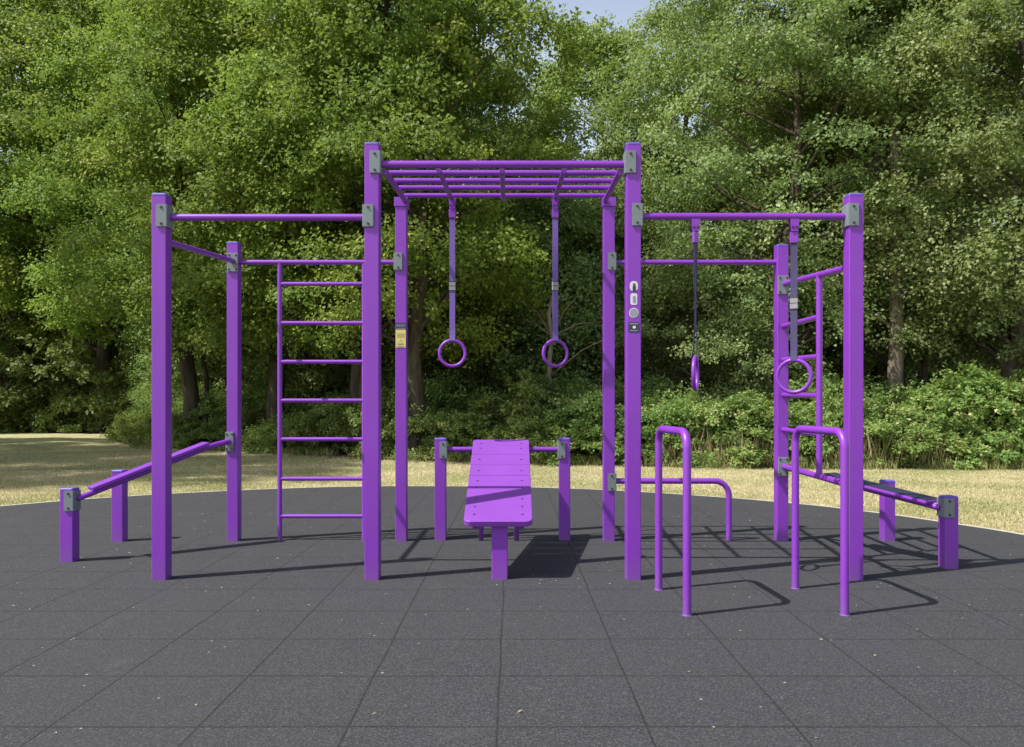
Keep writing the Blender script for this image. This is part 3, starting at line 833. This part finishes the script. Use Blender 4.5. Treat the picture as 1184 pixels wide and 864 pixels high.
for j, (z_, wd) in enumerate(((0.058, 0.062), (0.045, 0.055), (0.033, 0.06), (-0.043, 0.06), (-0.052, 0.05))):
    sticker('text_line', rr2(xs, zc + z_ - 0.003, wd, 0.004, 0.001), yb - 0.0015, GREYV, k2)
yb = FY - 0.0016; xs = XF[2]
def zf(py): return WZ(py, FY)
k = sticker('pictogram_sticker', rr2(xs, zf(331), 0.050, 0.062, 0.022), yb, WHITE, rig)
sticker('pictogram_body', rr2(xs + 0.002, zf(333.5), 0.020, 0.036, 0.006), yb - 0.0015, NAVY, k)
sticker('pictogram_head', rr2(xs + 0.002, zf(328.8), 0.017, 0.010, 0.004), yb - 0.0015, NAVY, k)
k = sticker('pictogram_sticker', rr2(xs, zf(346), 0.042, 0.072, 0.012), yb, WHITE, rig)
sticker('pictogram_window', rr2(xs + 0.002, zf(346.3), 0.018, 0.044, 0.007), yb - 0.0015, GREYV, k)
k = sticker('round_sticker', [(xs + 0.0300 * math.cos(a * math.pi / 14), zf(362) + 0.0315 * math.sin(a * math.pi / 14)) for a in range(28)], yb, WHITE, rig)
sticker('round_face', [(xs + 0.0265 * math.cos(a * math.pi / 14), zf(362) + 0.0275 * math.sin(a * math.pi / 14)) for a in range(28)], yb - 0.0015, GREYV, k)
k = sticker('square_sticker', rr2(xs, zf(378.5), 0.070, 0.066, 0.010), yb, NAVY, rig)
sticker('text_line', rr2(xs, zf(374.5), 0.052, 0.006, 0.002), yb - 0.0015, GREYV, k)
sticker('text_line', rr2(xs, zf(382.5), 0.046, 0.005, 0.002), yb - 0.0015, GREYV, k)
sticker('mark', rr2(xs + 0.002, zf(378.5), 0.018, 0.016, 0.005), yb - 0.0015, WHITE, k)

# ------------------------------------------------------------------ two lone short posts
def short_post(x, yf, h, label):
    r = thing('short_post', (x, yf + 0.045, 0), label, 'post', 'lone short posts behind the sloping boards')
    bm = bmesh.new(); bm_prism(bm, rrect(x, yf + 0.045, PW, PW), 0, h - 0.012); part('shaft', bm, PURPLE, r)
    bm = bmesh.new(); bm_prism(bm, rrect(x, yf + 0.045, PW + 0.003, PW + 0.003, 0.011), h - 0.0117, h + 0.004, 0.006); part('cap', bm, CAP, r)
short_post(-3.157, 6.283, 0.568, 'short purple square post behind the left sloping board')
short_post(3.028, 6.30, 0.485, 'short purple square post behind the right sloping board')

# ------------------------------------------------------------------ bench
bench = thing('incline_bench', (-0.09, 5.6, 0), 'purple inclined bench board with bolt rows held between two short posts', 'bench')
byf = 6.345
xbl, xbr = WX(509, byf), WX(653, byf)
for x in (xbl, xbr): post(x, byf, 0.823, bench)
zb = WZ(519.7, byf + 0.045)
clamp(xbl, byf, WZ(520.5, byf), 1, bench, h=0.135, fw=0.05); clamp(xbr, byf, WZ(520.5, byf), -1, bench, h=0.135, fw=0.05)
tube('crossbar', [(xbl + E, byf + 0.045, zb), (xbr - E, byf + 0.045, zb)], 0.0205, bench)
bc = -0.086
f0 = Vector((bc, 4.845, 0.370)); b0 = Vector((bc - 0.002, 6.40, 0.812))       # centre line of the top face, front to back
ax = (b0 - f0).normalized(); side = Vector((1, 0, 0)); up = side.cross(ax).normalized()
def on(t, s, hgt=0): return f0.lerp(b0, t) + side * s + up * hgt
def t_of(py):
    lo_, hi_ = 0.0, 1.0
    for _ in range(40):
        m = (lo_ + hi_) / 2; p = on(m, 0); y = HY - (p.z - CH) / p.y * F
        if y > py: lo_ = m
        else: hi_ = m
    return lo_
cuts = [0.0] + [t_of(v) for v in (549.8, 537.6, 525.3, 515.5)] + [1.0]
Lb = (b0 - f0).length
bm = bmesh.new()
hw0, hw1 = 0.213, 0.226
def outline(t0, t1, r0, r1):
    """plank outline in (along, across), corners rounded where asked"""
    a0, a1 = t0 * Lb, t1 * Lb
    w0 = hw0 + (hw1 - hw0) * t0; w1 = hw0 + (hw1 - hw0) * t1
    pts = []
    for (a, s_, w_, r, dirs) in ((a0, -1, w0, r0, 0), (a0, 1, w0, r0, 1), (a1, 1, w1, r1, 2), (a1, -1, w1, r1, 3)):
        if r <= 0: pts.append((a, s_ * w_)); continue
        sa = 1 if a == a0 else -1
        c = (a + sa * r, s_ * (w_ - r))
        angs = [(math.pi + k * math.pi / 10) for k in range(6)] if False else None
        seq = []
        for k in range(6):
            q = k / 5 * math.pi / 2
            seq.append((c[0] - sa * r * math.cos(q), c[1] + s_ * r * math.sin(q)))
        if (dirs in (0, 2)): seq = seq[::-1]
        pts += seq
    return pts
for i in range(5):
    gap = 0.0030 / Lb
    t0 = cuts[i] + (gap if i else 0); t1 = cuts[i + 1] - (gap if i < 4 else 0)
    o2 = outline(t0, t1, 0.045 if i == 0 else 0.0, 0.03 if i == 4 else 0.0)
    rings = []
    for hgt, k in ((-0.038, 0.004), (-0.034, 0), (-0.003, 0), (0, 0.003)):
        cxm = (t0 + t1) / 2 * Lb
        rings.append([bm.verts.new(f0 + ax * (a + (k if a < cxm else -k) * (1 if i in (0, 4) else 0.4)) + side * (s - (k if s > 0 else -k)) + up * hgt) for a, s in o2])
    for A_, B_ in zip(rings[:-1], rings[1:]):
        for q in range(len(A_)):
            w_ = (q + 1) % len(A_); bm.faces.new((A_[q], A_[w_], B_[w_], B_[q]))
    bm.faces.new(rings[0]); bm.faces.new(rings[-1])
bd = part('board', bm, BOARD, bench)
bm = bmesh.new()
Mb = Matrix((ax, side, up)).transposed().to_4x4()
for s in (-0.14, 0.14): bm_box(bm, on(0.5, s, -0.056), (Lb * 0.94, 0.04, 0.034), Mb, 0.003)
part('under_rail', bm, PURPLE, bench)
bm = bmesh.new()
for py in (513, 518.5, 531.5, 544.5, 556, 564, 577, 586, 595):
    for s in (-1, 1):
        g = bmesh.ops.create_cone(bm, cap_ends=True, segments=10, radius1=0.0085, radius2=0.0075, depth=0.003)
        t = t_of(py); bmesh.ops.transform(bm, matrix=Mb, verts=g['verts']); bmesh.ops.translate(bm, vec=on(t, s * (hw0 - 0.062 + 0.01 * t), 0.001), verts=g['verts'])
part('bolt_row', bm, BOLTM, bd)
bm = bmesh.new(); bm_prism(bm, rrect(WX(577.8, 4.94), 4.895 + 0.045, 0.10, 0.09), 0, 0.345); part('leg', bm, PURPLE, bench)
for px in (556.3, 597.3):
    x = WX(px, 6.33); zt = 0.74; tube('leg', [(x, 6.335, 0), (x, 6.335, 0.712)], 0.019, bench)
for o in bench.children:
    if o.name.split('.')[0] == 'crossbar': fix_smooth(o, 35)

# ------------------------------------------------------------------ dip hoops
def hoop(xr, yr, xf, yf, zt, label):
    r = thing('dip_bar', ((xr + xf) / 2, (yr + yf) / 2, 0), label, 'dip bar', 'dip hoops in front of the frame')
    o = tube('hoop', fillet([(xr, yr, 0.002), (xr, yr, zt), (xf, yf, zt - 0.004), (xf, yf, 0.002)], 0.085, 9), 0.0215, r, seg=20)
    fix_smooth(o, 50)
    for x, y in ((xr, yr), (xf, yf)):
        bm = bmesh.new(); g = bmesh.ops.create_cone(bm, cap_ends=True, segments=24, radius1=0.026, radius2=0.0235, depth=0.006)
        bmesh.ops.translate(bm, vec=(x, y, 0.003), verts=g['verts']); part('foot_collar', bm, PURPLE, r)
hoop(0.864, 4.63, 0.903, 4.055, 0.948, 'left of the two tall purple dip hoops, in front of the stickered post')
hoop(1.680, 4.66, 1.718, 4.06, 0.948, 'right of the two tall purple dip hoops, near the side ladder')

# ------------------------------------------------------------------ hanging rings
def gym_ring(x, y, ztop, zc_off, yaw, bar_r, label, strap_mat, strap_w, open_v=0.0, twist_top=0.0, tagz=None):
    """strap from a bracket under a bar; ring centre zc_off below the bar axis"""
    r = thing('gymnastic_ring', (x, y, ztop), label, 'gymnastic ring', 'rings hanging on straps from the frame')
    c = Vector((x, y, ztop))
    bm = bmesh.new()                                  # bracket: saddle plus tapering plates with an eye
    P = [(-0.028, 0.0), (0.028, 0.0), (0.024, -0.05), (0.020, -0.078), (-0.020, -0.078), (-0.024, -0.05)]
    for sy in (-0.014, 0.014):
        a = [bm.verts.new((x + u, y + sy - 0.003, ztop - bar_r + 0.004 + v)) for u, v in P]; b = [bm.verts.new((x + u, y + sy + 0.003, ztop - bar_r + 0.004 + v)) for u, v in P]
        bm.faces.new(a); bm.faces.new(b[::-1])
        for i in range(len(a)):
            j = (i + 1) % len(a); bm.faces.new((a[i], b[i], b[j], a[j]))
    bk = part('bracket', bm, PURPLE, r)
    bm = bmesh.new()
    for u in (-0.012, 0.012): bolt(bm, (x + u, y - 0.021, ztop - bar_r - 0.048), r=0.0075, dep=0.008)
    part('shackle_pin', bm, BLACK, bk)
    zs = ztop - bar_r - 0.078
    Rz = Matrix.Rotation(twist_top, 4, 'Z')
    bm = bmesh.new(); bm_box(bm, (x, y, zs - 0.032), (strap_w + 0.010, 0.018, 0.066), Rz, 0.004)
    part('sleeve', bm, PURPLE, r)
    bm = bmesh.new(); bm_box(bm, (x, y, zs - 0.067), (strap_w + 0.008, 0.02, 0.006), Rz, 0.001); part('keeper', bm, BLACK, r)
    zr = ztop - zc_off; RO = 0.114 - 0.013; zb_ = zr + RO
    # two layers of webbing that turn with the ring towards the bottom and part where they pass round it
    bm = bmesh.new(); Nn = 26
    for sgn in (-1, 1):
        prev = None
        for k in range(Nn + 1):
            t = k / Nn; z = zs - 0.068 + (zb_ - (zs - 0.068)) * t
            ang = twist_top + (yaw - twist_top) * (min(1, t * 2.2) if abs(yaw - twist_top) > 0.01 else 0)
            spread = 0.0035 + open_v * max(0, t - 0.72) / 0.28 + (0.012 - 0.0035) * max(0, (t - 0.94) / 0.06)
            wv = Vector((math.cos(ang), math.sin(ang), 0)); nv = Vector((-math.sin(ang), math.cos(ang), 0))
            ctr = Vector((x, y, z)) + nv * spread * sgn
            a = [ctr + wv * strap_w / 2 + nv * 0.0012, ctr - wv * strap_w / 2 + nv * 0.0012, ctr - wv * strap_w / 2 - nv * 0.0012, ctr + wv * strap_w / 2 - nv * 0.0012]
            cur = [bm.verts.new(p) for p in a]
            if prev:
                for i in range(4):
                    j = (i + 1) % 4; bm.faces.new((prev[i], prev[j], cur[j], cur[i]))
            else: bm.faces.new(cur)
            prev = cur
        bm.faces.new(prev[::-1])
    st = part('strap', bm, strap_mat, r)
    if tagz is not None:
        Rg = Matrix.Rotation(yaw, 4, 'Z')
        bm = bmesh.new(); bm_box(bm, (x, y, tagz), (strap_w + 0.006, 0.016, 0.066), Rg, 0.002); tg = part('buckle_tag', bm, TAG, r)
        bm = bmesh.new()
        for dz in (-0.036, 0.002, 0.036): bm_box(bm, (x, y, tagz + dz), (strap_w + 0.009, 0.0185, 0.004), Rg, 0.0008)
        part('tag_line', bm, BLACK, tg)
    bm = bmesh.new(); seg, ns = 48, 14; rg = []
    for i in range(seg):
        a = 2 * math.pi * i / seg; cc = Vector((math.cos(yaw) * math.cos(a), math.sin(yaw) * math.cos(a), math.sin(a)))
        nn = Vector((-math.sin(yaw), math.cos(yaw), 0))
        rg.append([bm.verts.new(Vector((x, y, zr)) + cc * (RO + 0.0125 * math.cos(b)) + nn * 0.0125 * math.sin(b)) for b in (2 * math.pi * k / ns for k in range(ns))])
    for i in range(seg):
        A_, B_ = rg[i], rg[(i + 1) % seg]
        for k in range(ns):
            j = (k + 1) % ns; bm.faces.new((A_[k], A_[j], B_[j], B_[k]))
    part('ring', bm, PURPLE, r, True)
yr_ = 6.20
zt = zm(yr_) - 0.036
zc1 = WZ(408.5, yr_)
gym_ring(WX(523, yr_), yr_, zt, zt - zc1, 0.05, 0.0165, 'left round ring hanging face on on a lavender strap under the monkey bars', WEB, 0.044, tagz=WZ(331, yr_))
gym_ring(WX(642, yr_), yr_, zt, zt - zc1, 0.35, 0.0165, 'right ring hanging face on on a lavender strap under the monkey bars', WEB, 0.044, tagz=WZ(331, yr_))
gym_ring(WX(804, fy), fy, 2.268, 2.268 - WZ(432, fy), math.radians(70), 0.0215, 'ring seen edge on on a twisted thin strap under the right pull up bar', WEBG, 0.040, open_v=0.012, twist_top=math.radians(45))
gym_ring(WX(918, fy), fy, 2.268, 2.268 - WZ(435, fy), math.radians(-31), 0.0215, 'ring on a broad grey blue strap in front of the side ladder', WEBG, 0.041, twist_top=math.radians(-10), tagz=WZ(351, fy))

# ------------------------------------------------------------------ litter on the rubber
rs = np.random.default_rng(12); n = 170
P = np.stack([rs.uniform(-3.4, 3.9, n), rs.uniform(2.4, 8.5, n), np.full(n, 0.003)], axis=1)
D = rs.normal(size=(n, 3)); D[:, 2] *= 0.1; N = rs.normal(size=(n, 3)) * 0.2; N[:, 2] = 1
V, Fc = leaf_geometry(P, N, D, rs.uniform(0.006, 0.026, n), rs.uniform(0.002, 0.005, n), 0.3)
me = leaf_mesh('leaf_debris', V, Fc, rs.uniform(0.4, 1, n)); me.materials.append(STRAW)
o = bpy.data.objects.new('leaf_debris', me); COL.objects.link(o); tag(o, 'tiny dry leaf scraps scattered over the rubber', 'debris', kind='stuff')
